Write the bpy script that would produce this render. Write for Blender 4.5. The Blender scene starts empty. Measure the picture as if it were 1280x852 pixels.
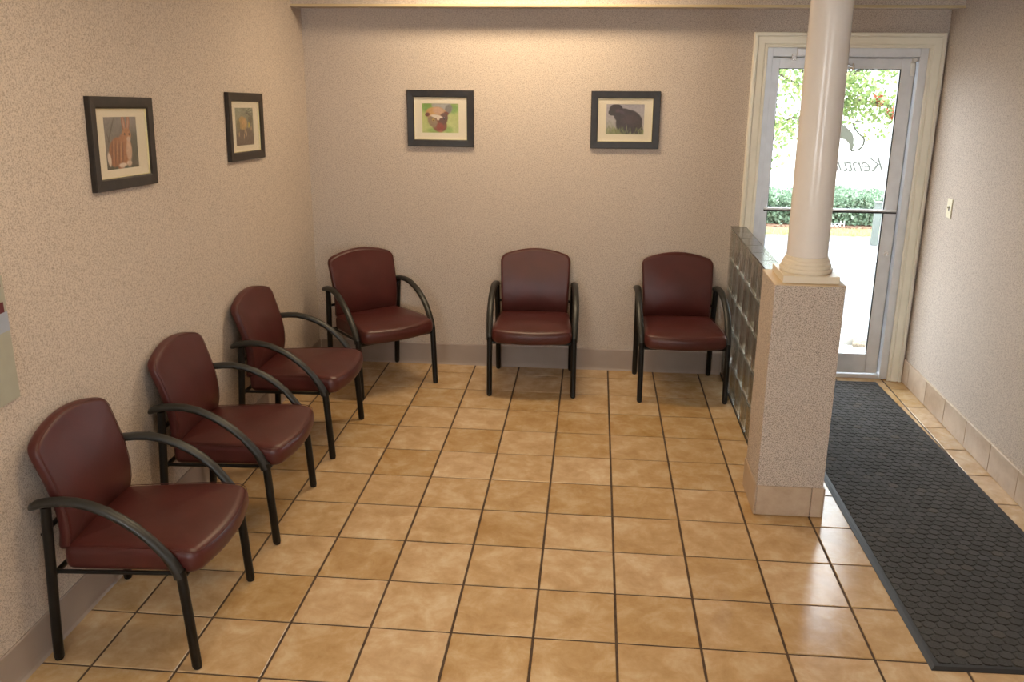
import bpy, bmesh, math, random
import numpy as np
from mathutils import Vector, Matrix, Euler

random.seed(7)
S = bpy.context.scene
C = S.collection

# ------------------------------------------------------------------ camera
cam_d = bpy.data.cameras.new('camera')
cam = bpy.data.objects.new('camera', cam_d); C.objects.link(cam)
RX = Vector((0.99596365, 0.0894702, 0.00717623))
RY = Vector((0.03113011, -0.26933008, -0.96254466))
RZ = Vector((-0.08418629, 0.95888289, -0.27102818))
m = Matrix((RX, -RY, -RZ)).transposed().to_4x4()
m.translation = (1.7236, -5.2488, 2.0760)
cam.matrix_world = m
cam_d.sensor_width = 36.0
cam_d.lens = 1080.32 / 1280 * 36
cam_d.shift_x = -6.35 / 1280
cam_d.shift_y = -46.4 / 1280
cam_d.clip_start = 0.05
S.camera = cam

# ------------------------------------------------------------------ world, exposure
SKY = 9.0
w = bpy.data.worlds.new('overcast_sky'); S.world = w; w.use_nodes = True
bg = w.node_tree.nodes['Background']
bg.inputs[0].default_value = (0.88, 0.94, 1.0, 1)
bg.inputs[1].default_value = SKY
S.view_settings.view_transform = 'Standard'
S.view_settings.look = 'None'
S.view_settings.exposure = 0.33
S.view_settings.gamma = 1.0
S.view_settings.use_curve_mapping = False
LAMP_COL = (1.0, 0.78, 0.50)
LAMPS = [(1.25, -0.20, 20), (1.25, -2.60, 11), (1.25, -4.70, 9)]

T = 0.31
XL, XR, YB, YF, ZC = -0.192, 3.85, 0.477, -6.3, 2.75

# ------------------------------------------------------------------ helpers
def tag(o, label=None, cat=None, group=None, kind=None):
    if label: o['label'] = label
    if cat: o['category'] = cat
    if group: o['group'] = group
    if kind: o['kind'] = kind
    return o

def empty(name, loc=(0, 0, 0), rz=0):
    o = bpy.data.objects.new(name, None); C.objects.link(o)
    o.location = loc; o.rotation_euler = (0, 0, rz); o.empty_display_size = 0.1
    return o

def link(name, me, mat=None, parent=None, smooth=False):
    if mat and not me.materials: me.materials.append(mat)
    if smooth:
        for p in me.polygons: p.use_smooth = True
    o = bpy.data.objects.new(name, me); C.objects.link(o)
    if parent: o.parent = parent
    return o

def obj(name, bm, mat=None, parent=None, smooth=False, angle=None):
    bmesh.ops.recalc_face_normals(bm, faces=bm.faces[:])
    me = bpy.data.meshes.new(name); bm.to_mesh(me); bm.free()
    o = link(name, me, mat, parent, smooth)
    if angle is not None: me.set_sharp_from_angle(angle=math.radians(angle))
    return o

def B(): return bmesh.new()

def box(bm, x0, x1, y0, y1, z0, z1, bev=0, seg=1):
    r = bmesh.ops.create_cube(bm, size=1)
    vs = r['verts']
    for v in vs:
        v.co = Vector(((x0 + x1) / 2 + v.co.x * (x1 - x0), (y0 + y1) / 2 + v.co.y * (y1 - y0), (z0 + z1) / 2 + v.co.z * (z1 - z0)))
    if bev:
        es = {e for v in vs for e in v.link_edges}
        bmesh.ops.bevel(bm, geom=list(es), offset=bev, segments=seg, affect='EDGES', profile=0.6)
    return bm

def tube(bm, pts, rad, n=12, cap=True, rx=None, up=None):
    """sweep an ellipse along pts. rad: number or list; rx: the other half axis"""
    pts = [Vector(p) for p in pts]
    k = len(pts)
    rads = rad if isinstance(rad, (list, tuple)) else [rad] * k
    rxs = rx if isinstance(rx, (list, tuple)) else ([rx] * k if rx else rads)
    rings = []; prev = None
    for i, p in enumerate(pts):
        t = (pts[min(i + 1, k - 1)] - pts[max(i - 1, 0)]).normalized()
        u = Vector(up) if up else (prev if prev else (Vector((1, 0, 0)) if abs(t.x) < 0.8 else Vector((0, 1, 0))))
        s = (u - t * u.dot(t)).normalized(); prev = s
        q = t.cross(s)
        ring = []
        for j in range(n):
            a = 2 * math.pi * j / n
            ring.append(bm.verts.new(p + s * math.cos(a) * rxs[i] + q * math.sin(a) * rads[i]))
        rings.append(ring)
    for a, b in zip(rings, rings[1:]):
        for j in range(n):
            bm.faces.new((a[j], a[(j + 1) % n], b[(j + 1) % n], b[j]))
    if cap:
        bm.faces.new(rings[0][::-1]); bm.faces.new(rings[-1])
    return bm

def lathe(bm, prof, cx=0, cy=0, n=48):
    rings = []
    for r, z in prof:
        rings.append([bm.verts.new((cx + r * math.cos(2 * math.pi * j / n), cy + r * math.sin(2 * math.pi * j / n), z)) for j in range(n)])
    for a, b in zip(rings, rings[1:]):
        for j in range(n):
            bm.faces.new((a[j], a[(j + 1) % n], b[(j + 1) % n], b[j]))
    bm.faces.new(rings[0][::-1]); bm.faces.new(rings[-1])
    return bm

def prism(bm, pts, y0, y1):
    """polygon pts (x,z) extruded from y0 to y1"""
    a = [bm.verts.new((x, y0, z)) for x, z in pts]; b = [bm.verts.new((x, y1, z)) for x, z in pts]
    n = len(pts)
    bm.faces.new(a); bm.faces.new(b[::-1])
    for i in range(n): bm.faces.new((a[i], b[i], b[(i + 1) % n], a[(i + 1) % n]))
    return bm

# ------------------------------------------------------------------ materials
def newmat(name):
    mt = bpy.data.materials.new(name); mt.use_nodes = True
    nt = mt.node_tree
    return mt, nt, nt.nodes['Principled BSDF']

def N(nt, t, **kw):
    n = nt.nodes.new(t)
    for k, v in kw.items():
        if k.startswith('_'): setattr(n, k[1:], v)
        else: n.inputs[k.replace('__', ' ')].default_value = v
    return n

def ramp(nt, fac, stops):
    r = nt.nodes.new('ShaderNodeValToRGB')
    e = r.color_ramp.elements
    while len(e) < len(stops): e.new(0.5)
    for el, (p, c) in zip(e, stops):
        el.position = p; el.color = (*c, 1)
    nt.links.new(fac, r.inputs[0])
    return r

def bump(nt, bsdf, h, strength=0.3, dist=0.002):
    b = nt.nodes.new('ShaderNodeBump'); b.inputs['Strength'].default_value = strength; b.inputs['Distance'].default_value = dist
    nt.links.new(h, b.inputs['Height']); nt.links.new(b.outputs[0], bsdf.inputs['Normal'])

def plain(name, col, rough=0.5, metal=0.0, noise=None, nscale=40, bstr=0.0, bscale=200, bdist=0.001, spec=0.5, coat=0.0):
    mt, nt, b = newmat(name)
    b.inputs['Base Color'].default_value = (*col, 1); b.inputs['Roughness'].default_value = rough
    b.inputs['Metallic'].default_value = metal; b.inputs['Specular IOR Level'].default_value = spec
    b.inputs['Coat Weight'].default_value = coat
    tc = nt.nodes.new('ShaderNodeTexCoord')
    if noise:
        n = N(nt, 'ShaderNodeTexNoise', Scale=nscale, Detail=3.0)
        nt.links.new(tc.outputs['Object'], n.inputs['Vector'])
        a = tuple(max(0, c * (1 - noise)) for c in col); d = tuple(min(1, c * (1 + noise)) for c in col)
        r = ramp(nt, n.outputs[0], [(0.3, a), (0.7, d)])
        nt.links.new(r.outputs[0], b.inputs['Base Color'])
    if bstr:
        n2 = N(nt, 'ShaderNodeTexNoise', Scale=bscale, Detail=2.0)
        nt.links.new(tc.outputs['Object'], n2.inputs['Vector'])
        bump(nt, b, n2.outputs[0], bstr, bdist)
    return mt

def wallpaper(name, col, speck, amount=0.5, scale=440):
    mt, nt, b = newmat(name)
    tc = nt.nodes.new('ShaderNodeTexCoord')
    n = N(nt, 'ShaderNodeTexNoise', Scale=scale, Detail=1.0, Roughness=0.6)
    n2 = N(nt, 'ShaderNodeTexNoise', Scale=scale * 0.42, Detail=2.0, Roughness=0.7)
    big = N(nt, 'ShaderNodeTexNoise', Scale=2.0, Detail=2.0)
    for x in (n, n2, big): nt.links.new(tc.outputs['Object'], x.inputs['Vector'])
    mul = nt.nodes.new('ShaderNodeMath'); mul.operation = 'ADD'
    nt.links.new(n.outputs[0], mul.inputs[0]); nt.links.new(n2.outputs[0], mul.inputs[1])
    lo = tuple(c * (1 - amount) for c in speck)
    r = ramp(nt, mul.outputs[0], [(0.0, lo), (0.80 / 2 + 0.02, lo), (0.50, col), (0.60, tuple(min(1, c * 1.10) for c in col))])
    half = nt.nodes.new('ShaderNodeMath'); half.operation = 'MULTIPLY'; half.inputs[1].default_value = 0.5
    nt.links.new(mul.outputs[0], half.inputs[0]); nt.links.new(half.outputs[0], r.inputs[0])
    mx = nt.nodes.new('ShaderNodeMix'); mx.data_type = 'RGBA'; mx.blend_type = 'MULTIPLY'; mx.inputs[0].default_value = 0.12
    rb = ramp(nt, big.outputs[0], [(0.35, (0.8, 0.8, 0.8)), (0.65, (1, 1, 1))])
    nt.links.new(r.outputs[0], mx.inputs[6]); nt.links.new(rb.outputs[0], mx.inputs[7])
    nt.links.new(mx.outputs[2], b.inputs['Base Color'])
    b.inputs['Roughness'].default_value = 0.75; b.inputs['Specular IOR Level'].default_value = 0.25
    bump(nt, b, mul.outputs[0], 0.25, 0.0012)
    return mt

M = {}
WALLC = (0.565, 0.482, 0.418)
M['wall'] = wallpaper('speckled_wallpaper', WALLC, (0.50, 0.42, 0.36), 0.36)
M['pier'] = wallpaper('speckled_pier_wallpaper', WALLC, (0.46, 0.38, 0.32), 0.62, 500)
M['ceiling'] = plain('ceiling_paint', (0.62, 0.58, 0.52), 0.9)
M['base_vinyl'] = plain('cove_base_vinyl', (0.335, 0.265, 0.225), 0.45, noise=0.05, nscale=6)
M['trimstrip'] = plain('trim_strip', (0.55, 0.44, 0.26), 0.5)
M['grout'] = plain('grout', (0.075, 0.045, 0.026), 0.9, noise=0.3, nscale=30)
M['ivory'] = plain('ivory_paint', (0.78, 0.74, 0.63), 0.33, noise=0.03, nscale=8)
M['column'] = plain('column_gloss_paint', (0.74, 0.69, 0.65), 0.20, noise=0.02, nscale=5)
M['plinth'] = plain('column_base_paint', (0.70, 0.62, 0.50), 0.35)
M['alum'] = plain('satin_aluminium', (0.68, 0.69, 0.72), 0.40, 0.35, noise=0.06, nscale=12)
M['alum_dark'] = plain('dark_gasket', (0.02, 0.02, 0.022), 0.6)
M['chrome'] = plain('chrome', (0.75, 0.75, 0.75), 0.15, 1.0)
M['blackmetal'] = plain('black_powder_coat', (0.005, 0.005, 0.005), 0.38, noise=0.2, nscale=60)
M['blackmetal'].node_tree.nodes['Principled BSDF'].inputs['Specular IOR Level'].default_value = 0.3
M['armplastic'] = plain('black_arm_plastic', (0.015, 0.0145, 0.013), 0.42, bstr=0.15, bscale=500)
M['glide'] = plain('rubber_glide', (0.008, 0.008, 0.008), 0.7)
M['rubber'] = plain('mat_rubber_edge', (0.018, 0.017, 0.018), 0.6, bstr=0.3, bscale=300)
M['whiteplastic'] = plain('white_plastic', (0.7, 0.7, 0.68), 0.35)
M['switch'] = plain('almond_plastic', (0.72, 0.66, 0.50), 0.35)
M['slot'] = plain('dark_slot', (0.03, 0.025, 0.02), 0.7)
M['matboard'] = plain('cream_matboard', (0.70, 0.64, 0.52), 0.8)
M['bevel'] = plain('cream_gilt_lip', (0.80, 0.72, 0.45), 0.25, 0.3)  # gold-cream colour stands in for the glint at the mat edge
M['frame'] = plain('espresso_frame_wood', (0.016, 0.011, 0.008), 0.4, noise=0.4, nscale=30, bstr=0.15, bscale=80)

def leather():
    mt, nt, b = newmat('burgundy_vinyl')
    tc = nt.nodes.new('ShaderNodeTexCoord')
    n = N(nt, 'ShaderNodeTexNoise', Scale=6.0, Detail=3.0); nt.links.new(tc.outputs['Object'], n.inputs['Vector'])
    r = ramp(nt, n.outputs[0], [(0.3, (0.056, 0.0115, 0.0095)), (0.7, (0.074, 0.0150, 0.0125))])
    nt.links.new(r.outputs[0], b.inputs['Base Color'])
    b.inputs['Roughness'].default_value = 0.37; b.inputs['Specular IOR Level'].default_value = 0.42
    n2 = N(nt, 'ShaderNodeTexVoronoi', Scale=420.0); nt.links.new(tc.outputs['Object'], n2.inputs['Vector'])
    n3 = N(nt, 'ShaderNodeTexNoise', Scale=14.0, Detail=2.0); nt.links.new(tc.outputs['Object'], n3.inputs['Vector'])
    ad = nt.nodes.new('ShaderNodeMath'); ad.operation = 'MULTIPLY_ADD'; ad.inputs[1].default_value = 0.12
    nt.links.new(n2.outputs[0], ad.inputs[0]); nt.links.new(n3.outputs[0], ad.inputs[2])
    bump(nt, b, ad.outputs[0], 0.25, 0.004)
    return mt
M['vinyl'] = leather()

def tile_mat(name, lo, mid, hi, rough=0.27):
    mt, nt, b = newmat(name)
    tc = nt.nodes.new('ShaderNodeTexCoord'); oi = nt.nodes.new('ShaderNodeObjectInfo')
    off = nt.nodes.new('ShaderNodeVectorMath'); off.operation = 'ADD'
    sc = nt.nodes.new('ShaderNodeMath'); sc.operation = 'MULTIPLY'; sc.inputs[1].default_value = 57.0
    nt.links.new(oi.outputs['Random'], sc.inputs[0])
    nt.links.new(tc.outputs['Object'], off.inputs[0]); nt.links.new(sc.outputs[0], off.inputs[1])
    n = N(nt, 'ShaderNodeTexNoise', Scale=8.0, Detail=8.0, Roughness=0.68, Distortion=0.3)
    nt.links.new(off.outputs[0], n.inputs['Vector'])
    r = ramp(nt, n.outputs[0], [(0.34, lo), (0.5, mid), (0.68, hi)])
    hs = nt.nodes.new('ShaderNodeHueSaturation')
    mr = nt.nodes.new('ShaderNodeMapRange'); mr.inputs[3].default_value = 0.90; mr.inputs[4].default_value = 1.09
    mr2 = nt.nodes.new('ShaderNodeMapRange'); mr2.inputs[3].default_value = 1.10; mr2.inputs[4].default_value = 0.92
    nt.links.new(oi.outputs['Random'], mr.inputs[0]); nt.links.new(mr.outputs[0], hs.inputs['Value'])
    nt.links.new(oi.outputs['Random'], mr2.inputs[0]); nt.links.new(mr2.outputs[0], hs.inputs['Saturation'])
    nt.links.new(r.outputs[0], hs.inputs['Color']); nt.links.new(hs.outputs[0], b.inputs['Base Color'])
    b.inputs['Roughness'].default_value = rough
    rr = nt.nodes.new('ShaderNodeMapRange'); rr.inputs[3].default_value = rough - 0.04; rr.inputs[4].default_value = rough + 0.10
    nt.links.new(n.outputs[0], rr.inputs[0]); nt.links.new(rr.outputs[0], b.inputs['Roughness'])
    n2 = N(nt, 'ShaderNodeTexNoise', Scale=16.0, Detail=4.0); nt.links.new(off.outputs[0], n2.inputs['Vector'])
    bump(nt, b, n2.outputs[0], 0.22, 0.004)
    return mt
M['tile'] = tile_mat('ceramic_floor_tile', (0.41, 0.255, 0.12), (0.49, 0.325, 0.170), (0.58, 0.435, 0.275), 0.17)
M['base_tile'] = tile_mat('ceramic_base_tile', (0.42, 0.31, 0.22), (0.49, 0.375, 0.28), (0.55, 0.44, 0.34), 0.35)

def thin_glass(name, tint=(1, 1, 1), rough=0.0):
    mt = bpy.data.materials.new(name); mt.use_nodes = True; nt = mt.node_tree
    nt.nodes.remove(nt.nodes['Principled BSDF']); out = nt.nodes['Material Output']
    t = nt.nodes.new('ShaderNodeBsdfTransparent'); t.inputs[0].default_value = (*tint, 1)
    g = nt.nodes.new('ShaderNodeBsdfGlossy'); g.inputs['Roughness'].default_value = rough
    lw = nt.nodes.new('ShaderNodeLayerWeight'); lw.inputs[0].default_value = 0.5
    pw_ = nt.nodes.new('ShaderNodeMath'); pw_.operation = 'POWER'; pw_.inputs[1].default_value = 5.0
    f = nt.nodes.new('ShaderNodeMath'); f.operation = 'MULTIPLY_ADD'; f.inputs[1].default_value = 0.9; f.inputs[2].default_value = 0.035
    nt.links.new(lw.outputs['Facing'], pw_.inputs[0]); nt.links.new(pw_.outputs[0], f.inputs[0])
    mx = nt.nodes.new('ShaderNodeMixShader')
    nt.links.new(f.outputs[0], mx.inputs[0]); nt.links.new(t.outputs[0], mx.inputs[1]); nt.links.new(g.outputs[0], mx.inputs[2])
    nt.links.new(mx.outputs[0], out.inputs[0])
    return mt
M['pane'] = thin_glass('door_pane_glass', (0.97, 0.985, 0.98))
M['frameglass'] = thin_glass('picture_glass', (0.98, 0.98, 0.98))

def block_glass():
    mt = thin_glass('glass_block', (0.955, 0.97, 0.96), 0.06); nt = mt.node_tree
    gl = [n for n in nt.nodes if n.type == 'BSDF_GLOSSY'][0]; f = [n for n in nt.nodes if n.type == 'MATH' and n.operation == 'MULTIPLY_ADD'][0]
    f.inputs[2].default_value = 0.13
    tc = nt.nodes.new('ShaderNodeTexCoord')
    n = N(nt, 'ShaderNodeTexWave', Scale=7.0, Distortion=2.5, Detail=1.0); n.bands_direction = 'Y'; nt.links.new(tc.outputs['Object'], n.inputs['Vector'])
    b = nt.nodes.new('ShaderNodeBump'); b.inputs['Strength'].default_value = 0.6; b.inputs['Distance'].default_value = 0.012
    nt.links.new(n.outputs[1], b.inputs['Height']); nt.links.new(b.outputs[0], gl.inputs['Normal'])
    return mt
M['block'] = block_glass()
M['mortar'] = plain('white_block_mortar', (0.80, 0.80, 0.77), 0.3)
M['coping'] = plain('dark_block_top', (0.10, 0.092, 0.085), 0.18, noise=0.2, nscale=30)

def leaf_mat(name, cols):
    mt, nt, b = newmat(name)
    g = nt.nodes.new('ShaderNodeNewGeometry')
    st = [(i / max(1, len(cols) - 1), c) for i, c in enumerate(cols)]
    r = ramp(nt, g.outputs['Random Per Island'], st)
    nt.links.new(r.outputs[0], b.inputs['Base Color']); b.inputs['Roughness'].default_value = 0.5
    tr = nt.nodes.new('ShaderNodeBsdfTranslucent'); nt.links.new(r.outputs[0], tr.inputs[0])
    mx = nt.nodes.new('ShaderNodeMixShader'); mx.inputs[0].default_value = 0.45
    out = nt.nodes['Material Output']
    nt.links.new(b.outputs[0], mx.inputs[1]); nt.links.new(tr.outputs[0], mx.inputs[2]); nt.links.new(mx.outputs[0], out.inputs[0])
    return mt
M['leaf'] = leaf_mat('tree_leaves', [(0.10, 0.18, 0.05), (0.20, 0.27, 0.08), (0.32, 0.36, 0.15)])
M['hedge'] = leaf_mat('hedge_leaves', [(0.11, 0.18, 0.11), (0.19, 0.28, 0.18), (0.29, 0.35, 0.26)])
M['redleaf'] = leaf_mat('orange_leaves', [(0.42, 0.10, 0.06), (0.48, 0.17, 0.08)])
M['grass'] = leaf_mat('grass_blades', [(0.34, 0.36, 0.16), (0.48, 0.47, 0.26)])
M['mulch'] = plain('mulch', (0.22, 0.12, 0.075), 0.95, noise=0.4, nscale=20, bstr=1, bscale=40, bdist=0.02)
M['asphalt'] = plain('asphalt', (0.125, 0.127, 0.135), 0.9, noise=0.08, nscale=3, bstr=0.4, bscale=120, bdist=0.003)
M['lotpaint'] = plain('road_paint', (0.7, 0.7, 0.7), 0.7)
M['concrete'] = plain('concrete', (0.42, 0.41, 0.38), 0.9, noise=0.1, nscale=8)
M['curbside'] = plain('gritty_curb', (0.30, 0.25, 0.19), 0.95, noise=0.5, nscale=90)
M['bark'] = plain('bark', (0.10, 0.08, 0.06), 0.9, noise=0.3, nscale=20)
M['farwall'] = plain('white_siding', (0.75, 0.76, 0.76), 0.8)
M['postpaint'] = plain('white_post_paint', (0.11, 0.125, 0.11), 0.6, noise=0.1, nscale=15)

# ------------------------------------------------------------------ structure: walls
bm = B(); box(bm, XL - 0.2, XL, YF - 0.2, YB + 0.2, 0, ZC)
tag(obj('wall_left', bm, M['wall']), kind='structure')
bm = B(); box(bm, XR, XR + 0.2, YF - 0.2, YB + 0.2, 0, ZC)
tag(obj('wall_right', bm, M['wall']), kind='structure')
DX0, DX1, DZ = 2.776, 3.757, 2.165
bm = B()
prof = [(XL, 0), (DX0, 0), (DX0, DZ), (DX1, DZ), (DX1, 0), (XR, 0), (XR, ZC), (XL, ZC)]
prism(bm, prof, YB, YB + 0.2)
tag(obj('wall_back', bm, M['wall']), kind='structure')
bm = B()                                                   # the wall behind the camera, with openings added to let sky light in
ADDED_WINS = [(0.2, 1.25), (2.9, 3.7)]; WZ0, WZ1 = 0.7, 2.45
prev = XL
for a, b_ in ADDED_WINS:
    box(bm, prev, a, YF - 0.2, YF, 0, ZC); box(bm, a, b_, YF - 0.2, YF, 0, WZ0); box(bm, a, b_, YF - 0.2, YF, WZ1, ZC); prev = b_
box(bm, prev, XR, YF - 0.2, YF, 0, ZC)
tag(obj('wall_front', bm, M['wall']), kind='structure')
bm = B(); box(bm, XL - 0.2, XR + 0.2, YF - 0.2, YB + 0.2, ZC, ZC + 0.15)
tag(obj('ceiling', bm, M['ceiling']), kind='structure')
# dropped header along the back wall, with its bottom edge strip
SZ = 2.39
bm = B(); box(bm, XL, XR, 0.28, YB, SZ, ZC)
hd = tag(obj('trim_1', bm, M['wall']), kind='structure')
bm = B(); box(bm, XL, XR, 0.272, 0.28, SZ - 0.002, SZ + 0.014, 0.002)
obj('edge_strip', bm, M['trimstrip'], hd)
# beam carried by the column
bm = B(); box(bm, 2.56, 2.82, YF, 0.28, 2.52, ZC)
tag(obj('trim_2', bm, M['wall']), kind='structure')

for q, (a, b_) in enumerate(ADDED_WINS):  # unseen windows, added as cool fill from behind the camera
    wn = tag(empty('window_%d' % (q + 1), (a, YF - 0.1, WZ0)), kind='structure')
    W_, H_ = b_ - a, WZ1 - WZ0
    for x in (0, W_ - 0.06): obj('window_frame', box(B(), x, x + 0.06, -0.04, 0.04, 0, H_), M['ivory'], wn)
    for z in (0, H_ - 0.06): obj('window_frame', box(B(), 0.06, W_ - 0.06, -0.035, 0.035, z, z + 0.06), M['ivory'], wn)
    obj('glass_pane', box(B(), 0.06, W_ - 0.06, -0.003, 0.003, 0.06, H_ - 0.06), M['pane'], wn)

# ------------------------------------------------------------------ floor, tile by tile
bm = B(); box(bm, XL, XR, YF, YB + 0.2, -0.12, -0.0035)
floor = tag(obj('floor', bm, M['grout']), kind='structure')
GAP = 0.0095
mesh_cache = {}
def tile_mesh(wx, wy, h=0.010, name='tile'):
    key = (round(wx, 4), round(wy, 4), round(h, 4), name)
    if key not in mesh_cache:
        b = B(); box(b, -wx / 2, wx / 2, -wy / 2, wy / 2, -h, 0)
        es = [e for e in b.edges if all(v.co.z > -0.001 for v in e.verts)]
        bmesh.ops.bevel(b, geom=es, offset=0.0018, segments=1, affect='EDGES')
        bmesh.ops.recalc_face_normals(b, faces=b.faces[:])
        me = bpy.data.meshes.new(name); b.to_mesh(me); b.free()
        me.materials.append(M['base_tile'] if name == 'base_tile' else M['tile'])
        mesh_cache[key] = me
    return mesh_cache[key]
xs = [XL] + [i * T for i in range(0, 13)] + [XR]
ys = [YB + 0.1, T] + [-j * T for j in range(0, 12)]
for a, b_ in zip(xs, xs[1:]):
    for c, d in zip(ys, ys[1:]):
        w_, h_ = b_ - a - GAP, c - d - GAP
        x_, y_ = (a + b_) / 2, (c + d) / 2
        if c > YB:                                        # last row stops at the wall, and runs into the doorway
            top = YB if x_ < 2.7 else YB + 0.06
            h_ = top - d - GAP; y_ = (top + d) / 2
        if w_ < 0.01: continue
        o = bpy.data.objects.new('tile', tile_mesh(w_, h_)); C.objects.link(o); o.parent = floor
        o.location = (x_, y_, random.uniform(-0.0004, 0.0004))
        o.rotation_euler = (random.uniform(-.0012, .0012), random.uniform(-.0012, .0012), 0)
bm = B()                                                   # tiles behind the camera
for a, b_ in zip(xs, xs[1:]):
    y = ys[-1]
    while y > YF:
        box(bm, a + GAP / 2, b_ - GAP / 2, max(y - T, YF) + GAP / 2, y - GAP / 2, -0.01, 0); y -= T
o = obj('tile_field', bm, M['tile'], floor); tag(o, kind='stuff')

# ------------------------------------------------------------------ baseboards
def cove(bm, length):
    pts = [(0, 0), (0.014, 0), (0.008, 0.012), (0.0065, 0.03), (0.006, 0.145), (0.003, 0.152), (0, 0.152)]
    a = [bm.verts.new((0, -p[0], p[1])) for p in pts]; b = [bm.verts.new((length, -p[0], p[1])) for p in pts]
    bm.faces.new(a); bm.faces.new(b[::-1])
    for i in range(len(pts)): bm.faces.new((a[i], b[i], b[(i + 1) % len(pts)], a[(i + 1) % len(pts)]))
    return bm
o = tag(obj('baseboard_back', cove(B(), 2.63 - XL - 0.014), M['base_vinyl']), kind='structure'); o.location = (XL + 0.014, YB, 0)
o = tag(obj('baseboard_left', cove(B(), YB - YF), M['base_vinyl']), kind='structure'); o.location = (XL, YF, 0); o.rotation_euler = (0, 0, math.pi / 2)
# right: tile baseboard on a thin grout bed
bm = B(); box(bm, XR - 0.004, XR, YF, YB - 0.02, 0, 0.160)
br = tag(obj('baseboard_right', bm, plain('light_grout', (0.40, 0.33, 0.25), 0.8)), kind='structure')
y = YB - 0.02
joints = [YB - 0.02, 0.345, 0.04, -0.265]
while joints[-1] > -3.6: joints.append(joints[-1] - T)
for c, d in zip(joints, joints[1:]):
    o = bpy.data.objects.new('tile', tile_mesh(0.157, c - d - 0.004, 0.009, 'base_tile')); C.objects.link(o); o.parent = br
    o.location = (XR - 0.012, (c + d) / 2, 0.081); o.rotation_euler = (0, -math.pi / 2, 0)
bm = B(); box(bm, XR - 0.012, XR - 0.004, YF, joints[-1] - 0.004, 0.002, 0.158)
tag(obj('tile_run', bm, M['base_tile'], br), kind='stuff')

# ------------------------------------------------------------------ door casing (trim_3)
def casing(x0, x1, z1, y, prof):
    bm = B()
    path = [(x0, 0.0, -1, 0), (x0, z1, -1, 1), (x1, z1, 1, 1), (x1, 0.0, 1, 0)]
    rings = []
    for px, pz, dx, dz in path:
        rings.append([bm.verts.new((px + dx * o_, y - p_, pz + dz * o_)) for o_, p_ in prof])
    k = len(prof)
    for a, b in zip(rings, rings[1:]):
        for i in range(k): bm.faces.new((a[i], a[(i + 1) % k], b[(i + 1) % k], b[i]))
    bm.faces.new(rings[0]); bm.faces.new(rings[-1][::-1])
    return bm
prof = [(0, 0), (0, 0.014), (0.004, 0.017), (0.012, 0.017), (0.014, 0.013), (0.020, 0.013), (0.024, 0.019), (0.062, 0.022), (0.064, 0.018), (0.068, 0.018), (0.071, 0.028), (0.086, 0.028), (0.0905, 0.024), (0.0905, 0)]
o = tag(obj('trim_3', casing(DX0, DX1 - 0.012, DZ, YB, prof), M['ivory']), kind='structure')

# ------------------------------------------------------------------ door_1: aluminium storefront door
door = tag(empty('door_1', (3.2425, 0.53, 0)), kind='structure')
def dpart(name, bm, mat, parent=None, **kw):
    o = obj(name, bm, mat, parent or door, **kw)
    if parent is None:
        o.location = -Vector(door.location)
    return o
def dbox(name, dims, mat, bev=0.002, parent=None): 
    return dpart(name, box(B(), *dims, bev), mat, parent)
dbox('door_jamb', (DX0, 2.812, 0.482, 0.60, 0.004, DZ), M['alum'])
dbox('door_jamb', (3.700, DX1, 0.482, 0.60, 0.004, DZ), M['alum'])
dbox('door_header', (2.812, 3.700, 0.482, 0.60, 2.112, DZ), M['alum'])
dbox('door_stop', (3.688, 3.700, 0.545, 0.58, 0.03, 2.112), M['whiteplastic'], 0.001)
dbox('door_stop', (2.812, 3.688, 0.545, 0.58, 2.085, 2.112), M['whiteplastic'], 0.001)
dbox('threshold', (2.812, 3.700, 0.50, 0.66, -0.003, 0.026), M['alum'], 0.005)
stl = dbox('door_stile', (2.815, 2.862, 0.508, 0.550, 0.034, 2.104), M['alum'])
str_ = dbox('door_stile', (3.606, 3.684, 0.508, 0.550, 0.034, 2.104), M['alum'])
dbox('door_rail', (2.862, 3.606, 0.508, 0.550, 2.040, 2.104), M['alum'])
dbox('door_rail', (2.862, 3.606, 0.508, 0.550, 0.034, 0.172), M['alum'])
bm = B()
box(bm, 2.862, 2.867, 0.518, 0.524, 0.172, 2.040); box(bm, 3.600, 3.606, 0.512, 0.524, 0.172, 2.040)
box(bm, 2.867, 3.600, 0.518, 0.524, 2.035, 2.040)
dpart('gasket', bm, M['alum_dark'])
gp = dbox('glass_pane', (2.860, 3.608, 0.527, 0.533, 0.168, 2.044), M['pane'], 0)
# push bar
bm = B(); box(bm, 2.835, 3.672, 0.472, 0.496, 1.150, 1.164, 0.003)
box(bm, 2.838, 2.856, 0.496, 0.508, 1.142, 1.160); box(bm, 3.645, 3.663, 0.496, 0.508, 1.142, 1.160)
pb = dpart('push_bar', bm, M['alum'])
bm = B(); box(bm, 2.835, 3.672, 0.474, 0.494, 1.140, 1.150, 0.002)
pbd = obj('bumper_strip', bm, M['alum_dark'], pb)
# lock cylinder
bm = B(); tube(bm, [(3.650, 0.508, 0.87), (3.650, 0.502, 0.87)], 0.016, 20)
lk = dpart('door_lock', bm, M['chrome'], smooth=False)
bm = B(); box(bm, 3.646, 3.654, 0.490, 0.503, 0.856, 0.884, 0.002); obj('thumb_turn', bm, M['chrome'], lk)
# contact sensor at the head
bm = B(); box(bm, 3.655, 3.684, 0.488, 0.507, 2.000, 2.082, 0.008, 3)
box(bm, 3.660, 3.690, 0.490, 0.507, 2.086, 2.106, 0.003)
dpart('contact_sensor', bm, M['whiteplastic'])
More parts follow.
